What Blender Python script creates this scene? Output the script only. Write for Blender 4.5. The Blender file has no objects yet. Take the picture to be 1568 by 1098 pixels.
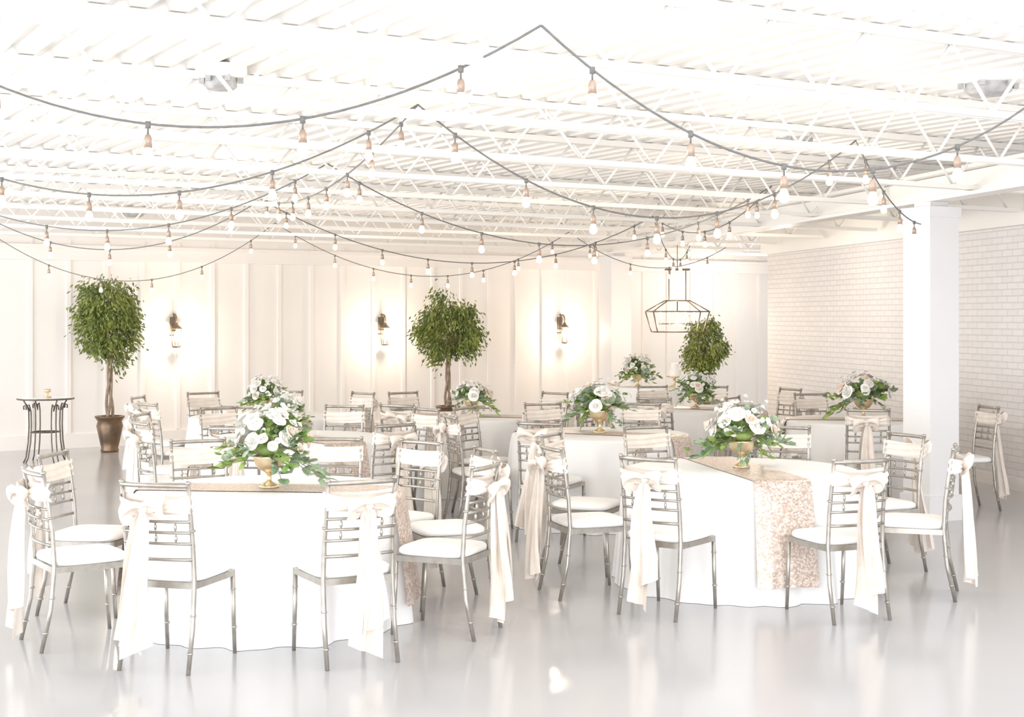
import bpy, math, random
from mathutils import Vector, Matrix
sc=bpy.context.scene
R=random.Random(7)
# ---------------------------------------------------------------- helpers
class MB:
    def __init__(s): s.v=[];s.f=[];s.m=[];s.s=[]
    def add(s,vs,fs,mat=0,smooth=True):
        o=len(s.v); s.v+= [tuple(p) for p in vs]
        for f in fs:
            s.f.append(tuple(i+o for i in f)); s.m.append(mat); s.s.append(smooth)
    def tube(s,pts,r,seg=8,mat=0,cap=True,closed=False):
        pts=[Vector(p) for p in pts]; n=len(pts)
        if not hasattr(r,'__len__'): r=[r]*n
        vs=[];fs=[]
        T=(pts[1]-pts[0]).normalized()
        up=Vector((0,0,1)) if abs(T.z)<.9 else Vector((1,0,0))
        N=T.cross(up).normalized()
        for i,p in enumerate(pts):
            if closed: t=(pts[(i+1)%n]-pts[i-1]).normalized()
            elif i==0: t=(pts[1]-pts[0]).normalized()
            elif i==n-1: t=(pts[-1]-pts[-2]).normalized()
            else: t=(pts[i+1]-pts[i-1]).normalized()
            N=(N-t*N.dot(t))
            if N.length<1e-5: N=t.orthogonal()
            N.normalize(); B=t.cross(N)
            for k in range(seg):
                a=2*math.pi*k/seg
                vs.append(p+(N*math.cos(a)+B*math.sin(a))*r[i])
        m=n if closed else n-1
        for i in range(m):
            j=(i+1)%n
            for k in range(seg):
                l=(k+1)%seg
                fs.append((i*seg+k,i*seg+l,j*seg+l,j*seg+k))
        if cap and not closed:
            fs.append(tuple(range(seg-1,-1,-1))); fs.append(tuple((n-1)*seg+k for k in range(seg)))
        s.add(vs,fs,mat)
    def lathe(s,prof,seg=16,c=(0,0,0),mat=0,smooth=True):
        vs=[];fs=[]
        for r,z in prof:
            for k in range(seg):
                a=2*math.pi*k/seg; vs.append((c[0]+r*math.cos(a),c[1]+r*math.sin(a),c[2]+z))
        for i in range(len(prof)-1):
            for k in range(seg):
                l=(k+1)%seg
                fs.append((i*seg+k,i*seg+l,(i+1)*seg+l,(i+1)*seg+k))
        s.add(vs,fs,mat,smooth)
    def box(s,c,d,mat=0,M=None):
        vs=[]
        for x in(-.5,.5):
            for y in(-.5,.5):
                for z in(-.5,.5):
                    p=Vector((x*d[0],y*d[1],z*d[2]))
                    if M: p=M@p
                    vs.append(p+Vector(c))
        s.add(vs,[(0,1,3,2),(4,6,7,5),(0,4,5,1),(2,3,7,6),(0,2,6,4),(1,5,7,3)],mat,False)
    def bar(s,a,b,w,h,mat=0):
        a=Vector(a);b=Vector(b);d=b-a;x=d.normalized()
        up=Vector((0,0,1)) if abs(x.z)<.95 else Vector((0,1,0))
        y=up.cross(x).normalized(); z=x.cross(y)
        M=Matrix((x,y,z)).transposed()
        s.box((a+b)/2,(d.length,w,h),mat,M)
    def grid(s,fn,nu,nv,mat=0,smooth=True):
        vs=[fn(i/nu,j/nv) for i in range(nu+1) for j in range(nv+1)]
        w=nv+1
        fs=[(i*w+j,(i+1)*w+j,(i+1)*w+j+1,i*w+j+1) for i in range(nu) for j in range(nv)]
        s.add(vs,fs,mat,smooth)
    def mesh(s,name,mats):
        me=bpy.data.meshes.new(name); me.from_pydata(s.v,[],s.f)
        for m in mats: me.materials.append(m)
        me.polygons.foreach_set('material_index',s.m)
        me.polygons.foreach_set('use_smooth',s.s); me.update()
        return me
    def obj(s,name,mats,loc=(0,0,0),rz=0,parent=None):
        return put(name,s.mesh(name,mats),loc,rz,parent)
def put(name,me,loc=(0,0,0),rz=0,parent=None,scale=1):
    o=bpy.data.objects.new(name,me); sc.collection.objects.link(o)
    o.location=loc;o.rotation_euler=(0,0,rz);o.scale=(scale,)*3
    if parent: o.parent=parent
    return o
def mat(name,col,rough=.5,metal=0,emit=None,es=0,var=None,vscale=8,bump=0,bscale=40,spec=None,sheen=0,trans=0,sub=0):
    m=bpy.data.materials.new(name);m.use_nodes=True;nt=m.node_tree;b=nt.nodes['Principled BSDF']
    b.inputs['Base Color'].default_value=(*col,1);b.inputs['Roughness'].default_value=rough;b.inputs['Metallic'].default_value=metal
    if spec is not None: b.inputs['Specular IOR Level'].default_value=spec
    if sheen: b.inputs['Sheen Weight'].default_value=sheen
    if trans: b.inputs['Transmission Weight'].default_value=trans
    if emit: b.inputs['Emission Color'].default_value=(*emit,1);b.inputs['Emission Strength'].default_value=es
    tc=nt.nodes.new('ShaderNodeTexCoord')
    if var:
        n=nt.nodes.new('ShaderNodeTexNoise');n.inputs['Scale'].default_value=vscale
        r=nt.nodes.new('ShaderNodeValToRGB')
        r.color_ramp.elements[0].position=.35;r.color_ramp.elements[1].position=.65
        r.color_ramp.elements[0].color=(*col,1);r.color_ramp.elements[1].color=(*var,1)
        nt.links.new(tc.outputs['Object'],n.inputs['Vector']);nt.links.new(n.outputs['Fac'],r.inputs['Fac']);nt.links.new(r.outputs['Color'],b.inputs['Base Color'])
    if bump:
        n=nt.nodes.new('ShaderNodeTexNoise');n.inputs['Scale'].default_value=bscale
        bp=nt.nodes.new('ShaderNodeBump');bp.inputs['Strength'].default_value=bump;bp.inputs['Distance'].default_value=.01
        nt.links.new(tc.outputs['Object'],n.inputs['Vector']);nt.links.new(n.outputs['Fac'],bp.inputs['Height']);nt.links.new(bp.outputs['Normal'],b.inputs['Normal'])
    return m
# ---------------------------------------------------------------- materials
M_wall=mat('white_painted_board',(.88,.835,.80),.5,var=(.90,.86,.83),vscale=1)  # warm lamp glow is tinted into this white board colour
M_ceil=mat('white_painted_steel',(.92,.90,.87),.5,var=(.94,.92,.89),vscale=1)
M_col=mat('column_paint',(.80,.795,.81),.5,var=(.82,.815,.83),vscale=2)
M_cloth=mat('white_linen',(.90,.90,.90),.8,var=(.91,.91,.91),vscale=3,bump=.1,bscale=300)
M_sash=mat('champagne_satin',(.79,.70,.62),.36,var=(.85,.78,.71),vscale=12,sheen=.1)
M_frame=mat('pewter_silver_metal',(.35,.325,.29),.33,metal=.75,var=(.43,.405,.37),vscale=20)
M_cush=mat('ivory_cushion',(.90,.89,.88),.7,var=(.92,.91,.90),vscale=5)
M_gold=mat('gold_leaf',(.74,.58,.34),.3,metal=.8,var=(.80,.67,.45),vscale=15)
M_leafA=mat('eucalyptus_leaf',(.16,.26,.13),.5,var=(.36,.46,.32),vscale=14)
M_leafB=mat('fresh_leaf',(.11,.22,.04),.45,var=(.30,.41,.11),vscale=10)
M_petal=mat('white_petal',(.91,.89,.84),.6,var=(.93,.92,.89),vscale=10)
M_petalp=mat('blush_petal',(.84,.70,.58),.6,var=(.90,.82,.73),vscale=14)
M_tree=mat('ficus_leaf',(.07,.11,.018),.5,var=(.24,.28,.055),vscale=6)
M_bark=mat('ficus_bark',(.22,.15,.10),.8,var=(.36,.27,.20),vscale=14,bump=.4)
M_pot=mat('bronze_pot',(.10,.065,.04),.35,metal=.5,var=(.19,.115,.065),vscale=6)
M_soil=mat('soil',(.05,.035,.02),.9,var=(.09,.06,.04),vscale=40)
M_iron=mat('dark_bronze_iron',(.09,.08,.07),.45,metal=.5,var=(.14,.115,.09),vscale=20)
M_brz=mat('antique_bronze',(.16,.12,.08),.4,metal=.5,var=(.24,.18,.12),vscale=20)
M_wire=mat('cord_rubber',(.12,.12,.115),.6,var=(.16,.155,.15),vscale=30)
M_brass=mat('socket_bronze',(.34,.25,.19),.4,metal=.3,var=(.41,.30,.23),vscale=30)
M_bulb=mat('warm_bulb',(1,.9,.75),.2,emit=(1,.78,.46),es=2.6)
M_bulb.cycles.emission_sampling='NONE'
M_glow=mat('lantern_bulb',(1,.9,.75),.2,emit=(1,.88,.68),es=9)
M_glow.cycles.emission_sampling='NONE'
M_glass=mat('table_glass',(.80,.88,.86),.05,trans=.6)
M_vent=mat('vent_metal',(.35,.35,.35),.5,var=(.5,.5,.5),vscale=20)
M_floor=mat('epoxy_floor',(.44,.435,.445),.16,var=(.47,.465,.47),vscale=.6,bump=.03,bscale=3)
def sequin():
    m=bpy.data.materials.new('champagne_sequin');m.use_nodes=True;nt=m.node_tree;b=nt.nodes['Principled BSDF']
    tc=nt.nodes.new('ShaderNodeTexCoord');vo=nt.nodes.new('ShaderNodeTexVoronoi');vo.inputs['Scale'].default_value=95
    r=nt.nodes.new('ShaderNodeValToRGB');e=r.color_ramp.elements
    e[0].color=(.44,.33,.27,1);e[1].color=(.78,.67,.60,1);e[0].position=.1;e[1].position=.95
    sp=nt.nodes.new('ShaderNodeSeparateColor')
    bp=nt.nodes.new('ShaderNodeBump');bp.inputs['Strength'].default_value=.5;bp.inputs['Distance'].default_value=.01
    L=nt.links.new;L(tc.outputs['Object'],vo.inputs['Vector']);L(vo.outputs['Color'],sp.inputs['Color']);L(sp.outputs['Red'],r.inputs['Fac'])
    L(r.outputs['Color'],b.inputs['Base Color']);L(sp.outputs['Green'],bp.inputs['Height']);L(bp.outputs['Normal'],b.inputs['Normal'])
    b.inputs['Metallic'].default_value=.35;b.inputs['Roughness'].default_value=.4
    return m
M_seq=sequin()
def brick():
    m=bpy.data.materials.new('white_painted_brick');m.use_nodes=True;nt=m.node_tree;b=nt.nodes['Principled BSDF'];L=nt.links.new
    tc=nt.nodes.new('ShaderNodeTexCoord');s=nt.nodes.new('ShaderNodeSeparateXYZ');c=nt.nodes.new('ShaderNodeCombineXYZ')
    L(tc.outputs['Object'],s.inputs[0]);L(s.outputs['X'],c.inputs['X']);L(s.outputs['Z'],c.inputs['Y'])
    t=nt.nodes.new('ShaderNodeTexBrick');t.inputs['Scale'].default_value=1;t.inputs['Brick Width'].default_value=.20;t.inputs['Row Height'].default_value=.068
    t.inputs['Mortar Size'].default_value=.006;t.inputs['Mortar Smooth'].default_value=.4
    t.inputs['Color1'].default_value=(.77,.735,.735,1);t.inputs['Color2'].default_value=(.81,.78,.775,1);t.inputs['Mortar'].default_value=(.69,.66,.655,1)
    L(c.outputs[0],t.inputs['Vector']);L(t.outputs['Color'],b.inputs['Base Color'])
    bp=nt.nodes.new('ShaderNodeBump');bp.invert=True;bp.inputs['Strength'].default_value=.6;bp.inputs['Distance'].default_value=.012
    L(t.outputs['Fac'],bp.inputs['Height']);L(bp.outputs['Normal'],b.inputs['Normal']);b.inputs['Roughness'].default_value=.6
    return m
M_brick=brick()
# ---------------------------------------------------------------- building frame
PH=math.atan2(.509,.861); D=Vector((math.cos(PH),math.sin(PH),0)); N=Vector((-math.sin(PH),math.cos(PH),0))
def W(t,n,z): return D*t+N*n+Vector((0,0,z))
NW=19.67
m=MB(); m.box((0,14,-.05),(44,44,.1)); m.obj('floor',[M_floor])
T0,T1=-4.,23.
m=MB(); m.box(((T0+T1)/2,.06,1.62),(T1-T0,.12,3.24),0)
t=T0+.2
while t<T1:
    m.box((t,-.012,1.5),(.055,.03,2.6),0); t+=.5
m.obj('wall_back',[M_wall],loc=N*NW,rz=PH)
m=MB(); m.box(((T0+T1)/2,-.025,.09),(T1-T0,.05,.18)); m.obj('baseboard_back',[M_wall],loc=N*NW,rz=PH)
m=MB(); m.box(((T0+T1)/2,-.05,2.60),(T1-T0,.10,.16)); m.box(((T0+T1)/2,-.07,2.70),(T1-T0,.14,.05)); m.obj('trim_1',[M_wall],loc=N*NW,rz=PH)
# brick wall on right
bd=Vector((-.197,.980,0)).normalized(); ba=math.atan2(bd.y,bd.x)
bp0=Vector((5.16,14.5,0))-bd*6.0
L=6.0+6.95
m=MB(); m.box((L/2,-.15,1.34),(L,.3,2.68)); m.obj('wall_right',[M_brick],loc=bp0,rz=ba)
m=MB(); m.box((L/2,-.10,2.94),(L,.42,.52)); m.obj('trim_2',[M_ceil],loc=bp0,rz=ba)
m=MB(); m.box((L/2,.012,.06),(L,.024,.12)); m.obj('baseboard_right',[M_wall],loc=bp0,rz=ba)
# corrugated deck ceiling
m=MB(); TA,TB=-8.,23.; NA,NB=5.0,NW+.12
prof=[];t=TA
while t<TB:
    prof+=[(t,3.20),(t+.075,3.20),(t+.10,3.245),(t+.16,3.245),(t+.185,3.20)]; t+=.19
vs=[];fs=[]
for a,z in prof: vs.append(W(a,NA,z));vs.append(W(a,NB,z))
for i in range(len(prof)-1): fs.append((2*i,2*i+1,2*i+3,2*i+2))
m.add(vs,fs,0,False); m.obj('ceiling',[M_ceil])
# open-web joists
def tb(n): return 11.75+.3487*(n-9.86) if n<16.6 else 22.5
n=5.2;k=0
while n<NW-.3:
    m=MB(); a,b=-7.5,tb(n)-.15
    for s in(-.028,.028):
        m.bar(W(a,n+s,3.17),W(b,n+s,3.17),.032,.045)
        m.bar(W(a,n+s,2.81),W(b,n+s,2.81),.032,.036)
    t=a;up=False
    while t+.3<b:
        z0,z1=(2.82,3.16) if up else (3.16,2.82)
        m.tube([W(t,n,z0),W(t+.3,n,z1)],.010,6); up=not up;t+=.3
    m.obj('ceiling_joist',[M_ceil]); n+=1.5;k+=1
# main beam above columns
c1=Vector((3.65,12.52,0));c2=Vector((1.62,22.5,0)); cd=(c2-c1).normalized()
m=MB(); a=c1-cd*7;b=c2+cd*.6
m.bar(a+Vector((0,0,2.765)),b+Vector((0,0,2.765)),.2,.03);m.bar(a+Vector((0,0,2.86)),b+Vector((0,0,2.86)),.03,.2);m.bar(a+Vector((0,0,2.985)),b+Vector((0,0,2.985)),.2,.03)
m.obj('ceiling_beam',[M_ceil])
m=MB()
m.tube([(4.95,9.2,2.93),(4.05,13.6,2.93),(2.75,20.5,2.93)],.08,16); m.obj('ceiling_duct',[M_ceil])
def column(c,w,name='column'):
    m=MB(); m.box((0,0,1.35),(w,w,2.7)); m.box((0,0,.11),(w+.04,w+.04,.22)); m.box((0,0,2.66),(w+.03,w+.03,.09)); m.box((0,0,2.725),(w*.6,w*.6,.05))
    m.obj(name,[M_col],loc=c,rz=math.radians(27))
column(c1,.33); column(c2,.36)
def vent(p,r):
    m=MB()
    m.lathe([(r,0.02),(r,-.02),(r*.85,-.05),(.0,-.05)],20,mat=0)
    m.lathe([(r*.62,-.05),(r*.62,-.10),(r*.45,-.12),(0,-.12)],20,mat=1)
    for i in range(6):
        a=i*math.pi/3; m.box((r*.75*math.cos(a),r*.75*math.sin(a),-.06),(.03,.03,.04),1)
    m.obj('ceiling_vent',[M_ceil,M_vent],loc=p)
vent((-1.7,8.4,3.20),.15);vent((2.2,11.2,3.2),.17);vent((2.85,8.6,3.2),.22);vent((-5.0,19.0,3.2),.2)
# ---------------------------------------------------------------- string lights
m=MB()
def swag(a,b,sag,sp=.52,off=.5):
    a=Vector(a);b=Vector(b);n=28
    f=lambda t:a.lerp(b,t)-Vector((0,0,4*sag*t*(1-t)))
    m.tube([f(i/n) for i in range(n+1)],.0055,6,0)
    Ln=sum((f((i+1)/n)-f(i/n)).length for i in range(n)); c=max(2,int(Ln/sp))
    for i in range(c):
        p=f((i+off)/c); drop=.045
        m.tube([p+Vector((0,0,.010)),p-Vector((0,0,.018))],.012,8,0)
        m.tube([p,p-Vector((0,0,drop))],.0045,6,0)
        q=p-Vector((0,0,drop))
        m.lathe([(0,.002),(.010,0),(.016,-.015),(.018,-.055),(.0,-.056)],10,q,1)
        m.lathe([(.012,-.055),(.018,-.068),(.024,-.087),(.024,-.100),(.017,-.113),(.0,-.12)],10,q,2)
z=2.95
swag((-2.53,6.16,2.9),(.12,5.9,z),.375,.56);swag((.12,5.9,z),(2.69,6.84,z),.55,.50)
swag((-3.95,8.92,z),(-.53,8.1,z),.477,.56);swag((-.53,8.1,z),(2.33,9.74,z),.58,.45)
swag((-5.07,11.9,z),(-1.44,11.2,z),.5,.55);swag((-1.44,11.2,z),(2.37,13.1,z),.59,.5)
swag((-5.74,15,z),(-2.55,14.6,z),.5,.6);swag((-2.55,14.6,z),(1.67,17,z),.6,.55)
swag((-6.5,17.2,z),(-3,18.2,z),.75,.6);swag((-3,18.2,z),(.8,20.1,z),.65,.55)
swag((2.33,9.74,z),(3.50,12.30,2.55),.12,.6);swag((-.53,8.1,z),(-2.55,14.6,z),.22,.8)
swag((2.37,13.1,z),(1.67,17,z),.3,.7);swag((1.67,17,z),(2.6,21,2.8),.35,.7)
swag((-5.07,11.9,z),(-6.5,17.2,z),.35,.7);swag((.8,20.1,z),(3.2,21.5,2.8),.4,.6)
m.obj('string_lights',[M_wire,M_brass,M_bulb])
# ---------------------------------------------------------------- chair
def sphere(c,r,nu=10,nv=7):
    vs=[];fs=[]
    for i in range(nv+1):
        a=math.pi*i/nv
        for j in range(nu):
            b=2*math.pi*j/nu
            vs.append((c[0]+r[0]*math.sin(a)*math.cos(b),c[1]+r[1]*math.sin(a)*math.sin(b),c[2]+r[2]*math.cos(a)))
    for i in range(nv):
        for j in range(nu):
            l=(j+1)%nu; fs.append((i*nu+j,(i+1)*nu+j,(i+1)*nu+l,i*nu+l))
    return vs,fs
def chair_mesh(seed,lean=0):
    r=random.Random(seed); m=MB()
    for s in(-1,1):
        post=[(s*.19,-.275,0),(s*.188,-.225,.22),(s*.186,-.205,.44),(s*.184,-.215,.62),(s*.182,-.24,.80),(s*.182,-.262,.935)]
        m.tube(post,[.0115,.0125,.013,.0125,.012,.011],10)
        m.lathe([(.011,0),(.015,.004),(.015,.012),(.009,.018),(.0,.02)],10,(s*.182,-.262,.93))
        fl=[(s*.195,.215,0),(s*.195,.20,.22),(s*.195,.19,.44)]
        m.tube(fl,[.0105,.0125,.013],10)
        for zz,yy in((.10,-.252),(.28,-.218),(.70,-.226)):
            m.lathe([(.012,-.006),(.0165,-.003),(.0165,.003),(.012,.006)],10,(s*.187,yy,zz))
        for zz,yy in((.14,.207),(.34,.196)):
            m.lathe([(.012,-.006),(.0165,-.003),(.0165,.003),(.012,.006)],10,(s*.195,yy,zz))
    def yb(z):
        return -.205-(z-.44)*.12 if z<.8 else -.248-(z-.8)*.12
    for zz,rr in((.925,.013),(.745,.008),(.69,.008),(.635,.008),(.555,.009)):
        y0=yb(zz); m.tube([(x,y0-.022*(1-(x/.184)**2),zz) for x in(-.184,-.12,-.06,0,.06,.12,.184)],rr,8)
    for zz in (.662,.718):
        for x in(-.11,0,.11):
            m.add(*sphere((x,yb(zz)-.018,zz),(.009,.009,.02),6,5),0)
    ap=[(-.195,.19,.425),(.195,.19,.425),(.186,-.205,.425),(-.186,-.205,.425)]
    for i in range(4): m.bar(ap[i],ap[(i+1)%4],.022,.032)
    def ring(k,z):
        out=[]
        for i in range(32):
            a=2*math.pi*i/32;c,s=math.cos(a),math.sin(a);e=.42
            out.append((math.copysign(abs(c)**e,c)*.208*k,math.copysign(abs(s)**e,s)*.208*k-.005,z))
        return out
    prof=[(.93,.44),(1,.448),(1.015,.460),(1.0,.474),(.94,.484),(.8,.490),(.5,.495),(.02,.497)]
    vs=[];fs=[]
    for k,z in prof: vs+=ring(k,z)
    for i in range(len(prof)-1):
        for j in range(32):
            l=(j+1)%32; fs.append((i*32+j,i*32+l,(i+1)*32+l,(i+1)*32+j))
    fs.append(tuple(range(31,-1,-1)))
    m.add(vs,fs,1)
    ph=r.uniform(0,6)
    def front(u,v):
        x=(u-.5)*.40; z=.785+.10*v-.010*math.cos(x*8); yy=yb(z)+.018+.005*math.sin(v*16+ph+u*3)-.02*(1-(x/.2)**2)
        return (x,yy,z)
    m.grid(front,10,12,2)
    kx=lean*.06+r.uniform(-.02,.02); kz=.815; ky=-.31
    for s in(-1,1):
        def side(u,v):
            x=s*(.20*(1-u))+kx*u; h=.04+.060*(1-u)**2.2; zc=.835*(1-u)+kz*u
            z=zc+(v-.5)*h
            yy=yb(z)+.018-(.018+.05)*min(1,u*5) -(.022)*u+.006*math.sin(v*14+ph)*(1-u*.3)
            return (x,yy,z)
        m.grid(side,14,8,2)
        ll=r.uniform(.105,.135);dp=r.uniform(-.03,.04)
        def loop(u,v):
            a=u*2*math.pi; rad=(1-math.cos(a))/2
            wv=.016+.045*rad
            x=kx+s*ll*rad; th=math.sin(a)*.045
            y=ky-.014-.030*rad-th*.55
            z=kz+dp*rad+th*.6+(v-.5)*2*wv*.8+.008*math.sin(v*9+a)
            y+= -.014*math.cos((v-.5)*5)
            return (x,y,z)
        m.grid(loop,22,7,2)
    m.add(*sphere((kx,ky-.014,kz),(.026,.022,.032)),2)
    for q,(dx,Ln,w) in enumerate(((r.uniform(-.05,-.01)+lean*.06,r.uniform(.64,.72),.064),(r.uniform(.01,.05)+lean*.06,r.uniform(.58,.74),.062))):
        p2=r.uniform(0,6); yo=-.014*q
        def tail(u,v):
            s=(v-.5)*2; t=u
            hw=.02+w*(t**.5)*.95
            x=kx+dx*t+s*hw+.01*math.sin(t*6+p2); zz=kz-.02-Ln*t+.035*s*t*(1 if q else -1)
            y=ky-.01+yo-.035*math.sin(t*1.5)+(.010+.022*t)*math.sin(s*4.5+p2+t*1.8)+.008*math.sin(s*11+p2)
            return (x,y,zz)
        m.grid(tail,18,18,2)
    return m.mesh('chiavari_chair',[M_frame,M_cush,M_sash])
CH=[chair_mesh(s,l) for s,l in((1,0),(2,-.8),(3,.8),(4,0),(5,-.4))]
# ---------------------------------------------------------------- tables
def table_meshes(seed,rd=.76):
    r=random.Random(seed);p=[r.uniform(0,6.28) for _ in range(6)]
    m=MB();seg=220
    prof=[(.02,.752),(.5,.752),(rd-.02,.752),(rd-.004,.748),(rd+.004,.738),(rd+.006,.72)]
    K=16
    ring=[]
    for rr,z in prof: ring.append([(rr,z)]*seg)
    for i in range(1,K+1):
        t=i/K;row=[]
        for j in range(seg):
            a=2*math.pi*j/seg
            w=abs(math.sin(a*8+p[0]+.6*math.sin(a*3+p[1])))*.7+.4*math.sin(a*21+p[2]+math.sin(a*5+p[3]))*.6+.3*math.sin(a*13+p[4])
            row.append((rd+.006+.03*t+.066*(t**.6)*w, .72-(.718)*t))
        ring.append(row)
    vs=[];fs=[]
    for row in ring:
        for j,(rr,z) in enumerate(row):
            a=2*math.pi*j/seg; vs.append((rr*math.cos(a),rr*math.sin(a),z))
    for i in range(len(ring)-1):
        for j in range(seg):
            l=(j+1)%seg; fs.append((i*seg+j,(i+1)*seg+j,(i+1)*seg+l,i*seg+l))
    fs.append(tuple(range(seg)))
    m.add(vs,fs,0)
    return m.mesh('tablecloth',[M_cloth])
def runner_mesh(rd=.76,hw=.185,drop=.64):
    m=MB()
    def fn(u,v):
        w=(v-.5)*2*hw; e=math.sqrt(rd*rd-w*w)+.008; tot=e+drop
        s=(u-.5)*2*(rd+drop)
        sg=1 if s>=0 else -1; a=abs(s)
        if a<e: return (w,sg*a,.7575)
        d=min(a-e,drop); t=d/drop
        k=(e+.004+.112*t**.7+.006*math.sin(w*40)*t)/e
        return (w*(1+.05*t),sg*e*k, .7575-d)
    m.grid(fn,72,14,0)
    return m.mesh('table_runner',[M_seq])
TC=[table_meshes(s) for s in(1,2,3)]; RUN=runner_mesh()
def flowers(seed,wide=1.0,h=1.0,nf=22):
    r=random.Random(seed);m=MB()
    m.lathe([(0,0),(.055,0),(.057,.008),(.040,.02),(.015,.035),(.012,.07),(.024,.085),(.055,.1),(.078,.13),(.084,.165),(.088,.176),(.080,.176),(.072,.145),(.0,.13)],24,mat=0)
    def leaf(p,d,L,wd,mt):
        d=d.normalized(); up=Vector((0,0,1)); s=d.cross(up)
        if s.length<.1: s=Vector((1,0,0))
        s.normalize(); s=(s*math.cos(.6)+d.cross(s)*math.sin(r.uniform(-1,1))).normalized(); nn=d.cross(s)
        a=p+d*L*.33;b=p+d*L*.7-up*.08*L;c=p+d*L-up*.25*L
        vs=[p,a+s*wd+nn*wd*.3,a,a-s*wd+nn*wd*.3,b+s*wd*.8+nn*wd*.25,b,b-s*wd*.8+nn*wd*.25,c]
        m.add(vs,[(0,2,1),(0,3,2),(1,2,5,4),(2,3,6,5),(4,5,7),(5,6,7)],mt)
    def rose(c,ax,R0,mt):
        ax=ax.normalized();s=ax.orthogonal().normalized();t=ax.cross(s)
        for ly,(k,open_) in enumerate(((1,1.0),(.8,.7),(.55,.35),(.32,.1))):
            for i in range(5):
                a=2*math.pi*(i/5)+ly*.6+r.uniform(-.15,.15)
                o=s*math.cos(a)+t*math.sin(a);q=ax.cross(o); kk=k*r.uniform(.88,1.1)
                def pf(u,v,o=o,q=q,k=kk,open_=open_):
                    w=(v-.5)*2*R0*.75*k*math.sin(math.pi*(.15+.75*u))
                    out=R0*k*(u**.6)*(.55+.45*open_); hh=R0*(.9-.45*open_)*u-(R0*.35*open_*u*u)
                    return c+o*(out-.25*w*w/R0)+q*w+ax*(hh)
                m.grid(pf,4,3,mt)
        m.add(*sphere(c+ax*R0*.2,(R0*.3,)*3,8,5),mt)
    for i in range(52):
        a=r.uniform(0,2*math.pi);el=r.uniform(-.3,1.4)
        d=Vector((math.cos(a)*math.cos(el),math.sin(a)*math.cos(el),math.sin(el)))
        Ls=r.uniform(.17,.33)*wide*(1-.3*max(0,math.sin(el)))*(h if el>.6 else 1)
        st=Vector((0,0,.18)); pts=[]
        for k in range(8):
            t=k/7; pts.append(st+d*Ls*t+Vector((0,0,.06*t-.13*t*t)))
        m.tube(pts,.002,4,3)
        mt=r.choice((1,2,2,1))
        big=r.random()<.3
        for k in range(3,8):
            for s in(-1,1):
                ld=(d+Vector((r.uniform(-1,1),r.uniform(-1,1),r.uniform(-.5,.7)))).normalized()
                if big: leaf(pts[k],ld,r.uniform(.07,.11),r.uniform(.02,.03),mt)
                else: leaf(pts[k],ld,r.uniform(.035,.065),r.uniform(.011,.019),mt)
    for i in range(nf):
        a=2.399*i+r.uniform(-.5,.5);el=math.asin(min(1,.0+1.0*(i/nf)))+r.uniform(-.1,.1)
        rad=r.uniform(.14,.215)*wide
        d=Vector((math.cos(a)*math.cos(el),math.sin(a)*math.cos(el),math.sin(el)))
        c=Vector((d.x*rad,d.y*rad,.22+d.z*.175*h*r.uniform(.8,1.2)))
        q=r.random()
        rose(c,d+Vector((0,0,.2)),r.choice((.030,.040,.050,.062)),4 if q<.76 else 5)
        if r.random()<.6:
            for k in range(3): rose(c+Vector((r.uniform(-.07,.07),r.uniform(-.07,.07),r.uniform(0,.06))),d,.018,4)
    m.add(*sphere((0,0,.215),(.075*wide,.075*wide,.05)),2)
    return m.mesh('flower_centerpiece',[M_gold,M_leafA,M_leafB,M_bark,M_petal,M_petalp])
FL=[flowers(1,h=1.2,nf=28),flowers(2,h=1.05,wide=1.1,nf=25),flowers(3,wide=1.12,h=.9,nf=19)]
tables=[
 (-1.42,8.40,84,0,1.06,[-14.5,30,-57,-100,-150,170,143,112,71]),
 (1.52,9.52,10,1,1.02,[-32,21,68,113,157,-158,-113,-70]),
 (.76,12.40,60,2,1.12,[-24,-70,-118,-160,160,115,68]),
 (3.45,14.10,80,2,1.12,[-65,-12,140,-170,-118]),
 (-1.80,12.00,40,1,.82,[-55,-12,42,85,130,170,-140,-98]),
 (-.41,14.60,75,2,.88,[-30,20,62,100,140,180,-145]),
 (-2.50,14.60,30,0,.9,[-45,-97,-140,180,140,105,0]),
 (2.02,15.80,60,1,.92,[-75,-25,25,75,120,165,-165,-120]),
]
placed=[]
def addchair(x,y,face,k=None):
    for(px,py) in placed:
        if (px-x)**2+(py-y)**2<.47**2: return
    placed.append((x,y))
    put('chiavari_chair',CH[k] if k is not None else R.choice(CH),(x,y,0),face)
for i,(x,y,ra,fv,fs_,ch) in enumerate(tables):
    e=bpy.data.objects.new('round_banquet_table',None);sc.collection.objects.link(e);e.location=(x,y,0)
    put('tablecloth',TC[i%3],(0,0,0),i*.7,e)
    put('table_runner',RUN,(0,0,0),math.radians(ra),e)
    put('flower_centerpiece',FL[fv],(x-(.1 if i==4 else 0),y,.7585),i*1.3,None,fs_)
for i,(x,y,ra,fv,fs_,ch) in enumerate(tables):
    for ci,a in enumerate(ch):
        th=math.radians(a); px=x+1.09*math.sin(th);py=y-1.09*math.cos(th)
        if any(j!=i and (px-tables[j][0])**2+(py-tables[j][1])**2<1.08**2 for j in range(len(tables))): continue
        if (px-c1.x)**2+(py-c1.y)**2<.45**2: continue
        k={(0,0):1,(0,1):0,(1,0):0,(1,1):3}.get((i,ci))
        addchair(px,py,th+R.uniform(-.06,.06),k)
addchair(4.12,13.15,math.radians(100))
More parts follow.
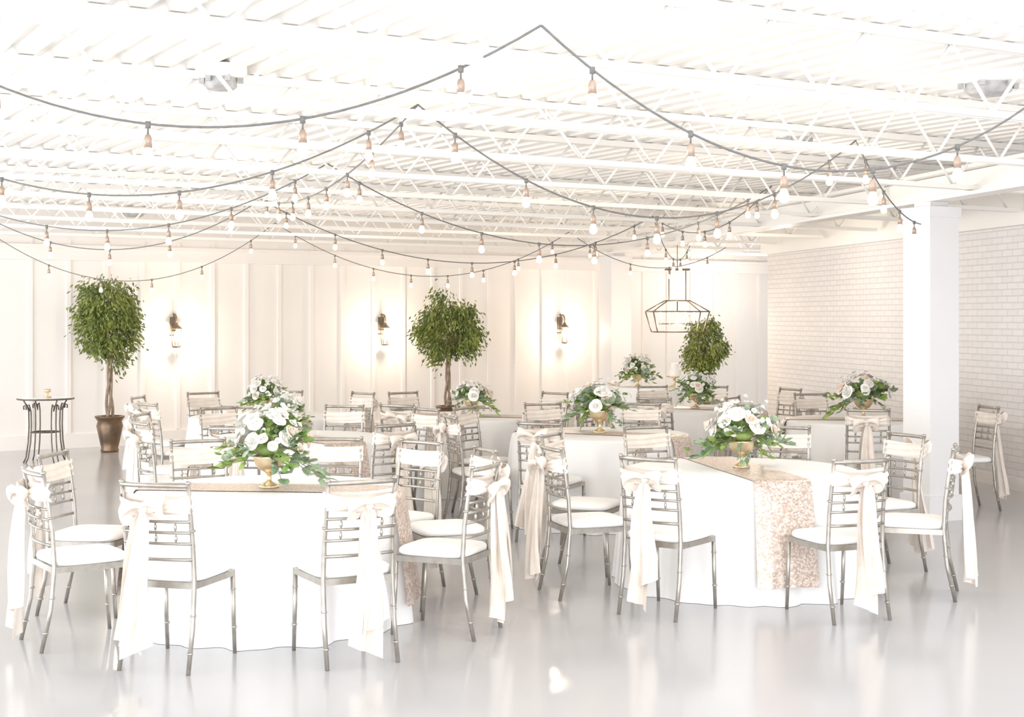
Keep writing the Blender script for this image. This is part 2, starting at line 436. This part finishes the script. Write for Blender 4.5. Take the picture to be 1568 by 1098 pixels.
# cake table
e=bpy.data.objects.new('cake_table',None);sc.collection.objects.link(e);e.location=(1.9,20.0,0)
o=put('tablecloth',TC[1],(0,0,0),0,e);o.scale=(.62,.62,1.05)
m=MB()
m.lathe([(0,0),(.09,0),(.09,.01),(.02,.03),(.02,.12),(.11,.14),(.11,.155),(0,.155)],20,mat=0)
m.lathe([(.09,.155),(.09,.25),(0,.25)],20,mat=1,smooth=False);m.lathe([(.06,.25),(.06,.33),(0,.33)],20,mat=1,smooth=False)
m.obj('wedding_cake',[M_gold,M_petal],loc=(2.25,19.9,.79))
put('flower_centerpiece',FL[0],(1.75,20.0,.79),1,None,1.0)
# ---------------------------------------------------------------- trees
def tree(name,loc,H,cb,cr,seed,nl=3200,pot_h=.47,sc_pot=1,irr=0):
    r=random.Random(seed);m=MB()
    pr=.17*sc_pot
    m.lathe([(0,0),(pr*.62,0),(pr*.66,.03),(pr*.6,.05),(pr*.72,pot_h*.3),(pr*.95,pot_h*.72),(pr*.86,pot_h*.85),(pr*1.0,pot_h*.93),(pr*1.08,pot_h*.97),(pr*1.06,pot_h),(pr*.92,pot_h),(pr*.9,pot_h-.04)],28,mat=2)
    m.lathe([(pr*.9,pot_h-.04),(0,pot_h-.03)],20,mat=3)
    cz=(H+cb)/2; rz=(H-cb)/2
    for k in range(3):
        p0=k*2.09;pts=[]
        for i in range(22):
            t=i/21;zz=pot_h-.05+(cz+rz*.3-pot_h)*t;a=p0+t*7;rr=.034+.012*math.sin(t*9+k)+.05*max(0,t-.6)
            pts.append((rr*math.cos(a),rr*math.sin(a),zz))
        m.tube(pts,[.021*(1-.5*i/21) for i in range(22)],7,1)
    lumps=[]
    for i in range(46):
        a=r.uniform(0,6.283);c=r.uniform(-1,1);q=math.sqrt(1-c*c);k=r.uniform(.45,.9)
        w=1-.28*irr*(1-c)/2
        if c>-.2 or not irr: k*=r.uniform(.85,1.12)
        p=Vector((q*math.cos(a)*cr*k*w,q*math.sin(a)*cr*k*w,cz+c*rz*k)); lumps.append(p)
        base=Vector((0,0,cz-rz*.5+ (c+1)*rz*.35)); mid=(base+p)/2+Vector((0,0,.05))
        m.tube([base,mid,p],[.009,.006,.003],5,1)
    for i in range(nl):
        L=r.choice(lumps); o=Vector((r.gauss(0,1),r.gauss(0,1),r.gauss(0,1)*1.05))*cr*.145
        p=L+o
        out=Vector((p.x,p.y,0)); 
        if out.length>0: out.normalize()
        d=(out*r.uniform(.1,.9)+Vector((r.uniform(-.6,.6),r.uniform(-.6,.6),-r.uniform(.2,1.3)))).normalized()
        s=d.orthogonal().normalized(); s=(Matrix.Rotation(r.uniform(0,6.28),3,d)@s)
        l=r.uniform(.045,.085);w=l*.21;n2=d.cross(s)
        mm=p+d*l*.45+n2*.006
        m.add([p,mm+s*w,p+d*l,mm-s*w],[(0,1,2),(0,2,3)],0,False)
    return m.obj(name,[M_tree,M_bark,M_pot,M_soil],loc=loc)
tree('ficus_tree',(-5.25,18.75,0),2.36,1.05,.50,1,6400,irr=1,sc_pot=1.05)
tree('ficus_tree',(-.93,20.9,0),2.10,1.05,.50,2,6400)
tree('ficus_tree',(3.12,23.2,0),1.76,.78,.41,3,4500)
# ---------------------------------------------------------------- sconces
def sconce(t):
    m=MB()
    m.lathe([(0,.012),(.05,.012),(.055,0)],16,(0,0,0),0)
    m.box((0,-.012,.16),(.09,.024,.20),0)
    pts=[(0,-.02,.12)]
    for i in range(11):
        a=math.pi*(i/10); pts.append((0,-.09+.07*math.cos(a),.22+.075*math.sin(a)))
    pts.append((0,-.16,.17)); m.tube(pts,.011,8,0)
    m.tube([(0,-.02,.22),(0,-.05,.27),(0,-.03,.31),(0,-.01,.29)],.008,6,0)
    c=(0,-.16,0)
    m.lathe([(0,.18),(.02,.175),(.03,.15),(.075,.11),(.085,.095),(.07,.09),(0,.09)],4,c,0,False)
    m.lathe([(0,-.17),(.05,-.165),(.062,-.15),(.062,-.14),(0,-.14)],4,c,0,False)
    for a in range(4):
        q=math.pi/2*a
        m.tube([(.07*math.cos(q),-.16+.07*math.sin(q),.095),(.056*math.cos(q),-.16+.056*math.sin(q),-.145)],.005,6,0)
    m.tube([(0,-.16,-.14),(0,-.16,-.09)],.012,8,2)
    m.lathe([(.014,-.09),(.034,-.04),(.036,.0),(.024,.05),(0,.075)],10,c,1)
    m.obj('wall_sconce',[M_brz,M_glow,M_petal],loc=W(t,NW,1.5),rz=PH)
    l=bpy.data.lights.new('sconce_light','POINT');l.energy=28;l.color=(1,.80,.60);l.shadow_soft_size=.04
    lo=bpy.data.objects.new('sconce_light',l);sc.collection.objects.link(lo);lo.location=W(t,NW-.30,1.50)
for t in(2.31,5.505,8.70): sconce(3.82+t)
# ---------------------------------------------------------------- chandelier
m=MB()
def rect(hx,hy,z): return [(-hx,-hy,z),(hx,-hy,z),(hx,hy,z),(-hx,hy,z)]
A=rect(.17,.07,.0);B=rect(.43,.2,-.16);C=rect(.35,.15,-.46)
for Q in(A,B,C):
    for i in range(4): m.tube([Q[i],Q[(i+1)%4]],.010,6,0)
for P,Q in((A,B),(B,C)):
    for i in range(4): m.tube([P[i],Q[i]],.010,6,0)
for x in(-.13,.13): m.tube([(x,0,0),(x,0,.46)],.008,6,0)
m.tube([(-.17,0,0),(.17,0,0)],.009,6,0);m.box((0,0,.46),(.36,.1,.03),0)
m.tube([(0,0,0),(0,0,-.34)],.009,6,0);m.tube([(-.28,0,-.34),(.28,0,-.34)],.009,6,0)
m.tube([(0,0,.45),(0,0,1.2)],.006,6,0)
for i in range(5):
    x=-.26+.13*i; m.tube([(x,0,-.34),(x,0,-.25)],.014,8,2); m.lathe([(.008,0),(.022,.02),(.021,.055),(.0,.09)],8,(x,0,-.25),1)
m.obj('lantern_chandelier',[M_brz,M_glow,M_petal],loc=(2.44,21.2,2.0),rz=.2)
def pt(name,loc,e,col,rad,spec=1):
    l=bpy.data.lights.new(name,'POINT');l.energy=e;l.color=col;l.shadow_soft_size=rad;l.specular_factor=spec
    lo=bpy.data.objects.new(name,l);sc.collection.objects.link(lo);lo.location=loc
pt('chandelier_light',(2.44,21.2,1.62),55,(1,.80,.58),.06)
# ---------------------------------------------------------------- iron cocktail table
m=MB();r0=.33
m.lathe([(0,.78),(r0,.78),(r0,.768),(0,.768)],36,mat=1,smooth=False)
m.tube([(r0*math.cos(a*math.pi/16),r0*math.sin(a*math.pi/16),.765) for a in range(32)],.011,6,0,closed=True)
m.tube([(.16*math.cos(a*math.pi/8),.16*math.sin(a*math.pi/8),.36) for a in range(16)],.008,6,0,closed=True)
for k in range(4):
    a=math.pi/4+k*math.pi/2;c,s=math.cos(a),math.sin(a)
    for dd in(-.03,.03):
        prof=[(.27,0),(.24,.06),(.21,.25),(.20,.45),(.205,.62),(.23,.70),(.27,.68),(.265,.64)]
        m.tube([(c*q-s*dd,s*q+c*dd,z) for q,z in prof],.009,6,0)
    m.tube([(c*.2,s*.2,.62),(c*.29,s*.29,.76)],.009,6,0)
    m.tube([(0,0,.36),(c*.2,s*.2,.36)],.007,6,0)
m.obj('iron_cocktail_table',[M_iron,M_glass],loc=(-5.68,17.5,0))
m=MB();m.lathe([(0,0),(.05,0),(.05,.008),(.012,.015),(.012,.05),(.045,.07),(.04,.1),(0,.1)],16,mat=0);m.obj('candle_holder',[M_gold],loc=(-5.66,17.5,.781))
# ---------------------------------------------------------------- light
w=bpy.data.worlds.new('World');sc.world=w;w.use_nodes=True
w.node_tree.nodes['Background'].inputs[0].default_value=(.97,.98,1,1);w.node_tree.nodes['Background'].inputs[1].default_value=2.5
def area(name,loc,target,sx,sy,e,col):
    l=bpy.data.lights.new(name,'AREA');l.shape='RECTANGLE';l.size=sx;l.size_y=sy;l.energy=e;l.color=col
    o=bpy.data.objects.new(name,l);sc.collection.objects.link(o);o.location=loc
    o.rotation_euler=(Vector(target)-Vector(loc)).to_track_quat('-Z','Y').to_euler()
area('fill_light_front',(0,-3.5,1.2),(0,10,3.2),14,2.2,850,(1,.99,.97))  # added soft fill behind the camera, tilted up to brighten the ceiling deck
area('window_light_left',(-9.5,9,1.5),(0,13,2.0),13,2.6,850,(.95,.98,1))
for p in((.3,6.6,2.35),(-.5,9.0,2.35),(2.4,9.4,2.35),(-2.8,9.5,2.35),(-2.5,13,2.35),(2.0,12.5,2.35),(-4.5,16.5,2.35),(.5,17,2.35),(-2.0,17.6,2.35),(3.3,17.5,2.35)):
    pt('bulb_glow',p,25,(1,.86,.68),.05,0)
pt('alcove_fill',(4.0,23.6,2.3),60,(1,.90,.78),.1)  # added fill with no fixture, lifts the right end of the back wall
# ---------------------------------------------------------------- camera
cam=bpy.data.cameras.new('camera');co=bpy.data.objects.new('camera',cam);sc.collection.objects.link(co)
co.location=(0,0,1.75);co.rotation_euler=(math.pi/2,0,0)
cam.sensor_width=36;cam.lens=36*2200/1568;cam.shift_y=-62.5/1568;cam.clip_end=200
sc.camera=co
sc.view_settings.view_transform='Standard';sc.view_settings.exposure=-0.16;sc.view_settings.gamma=1.12
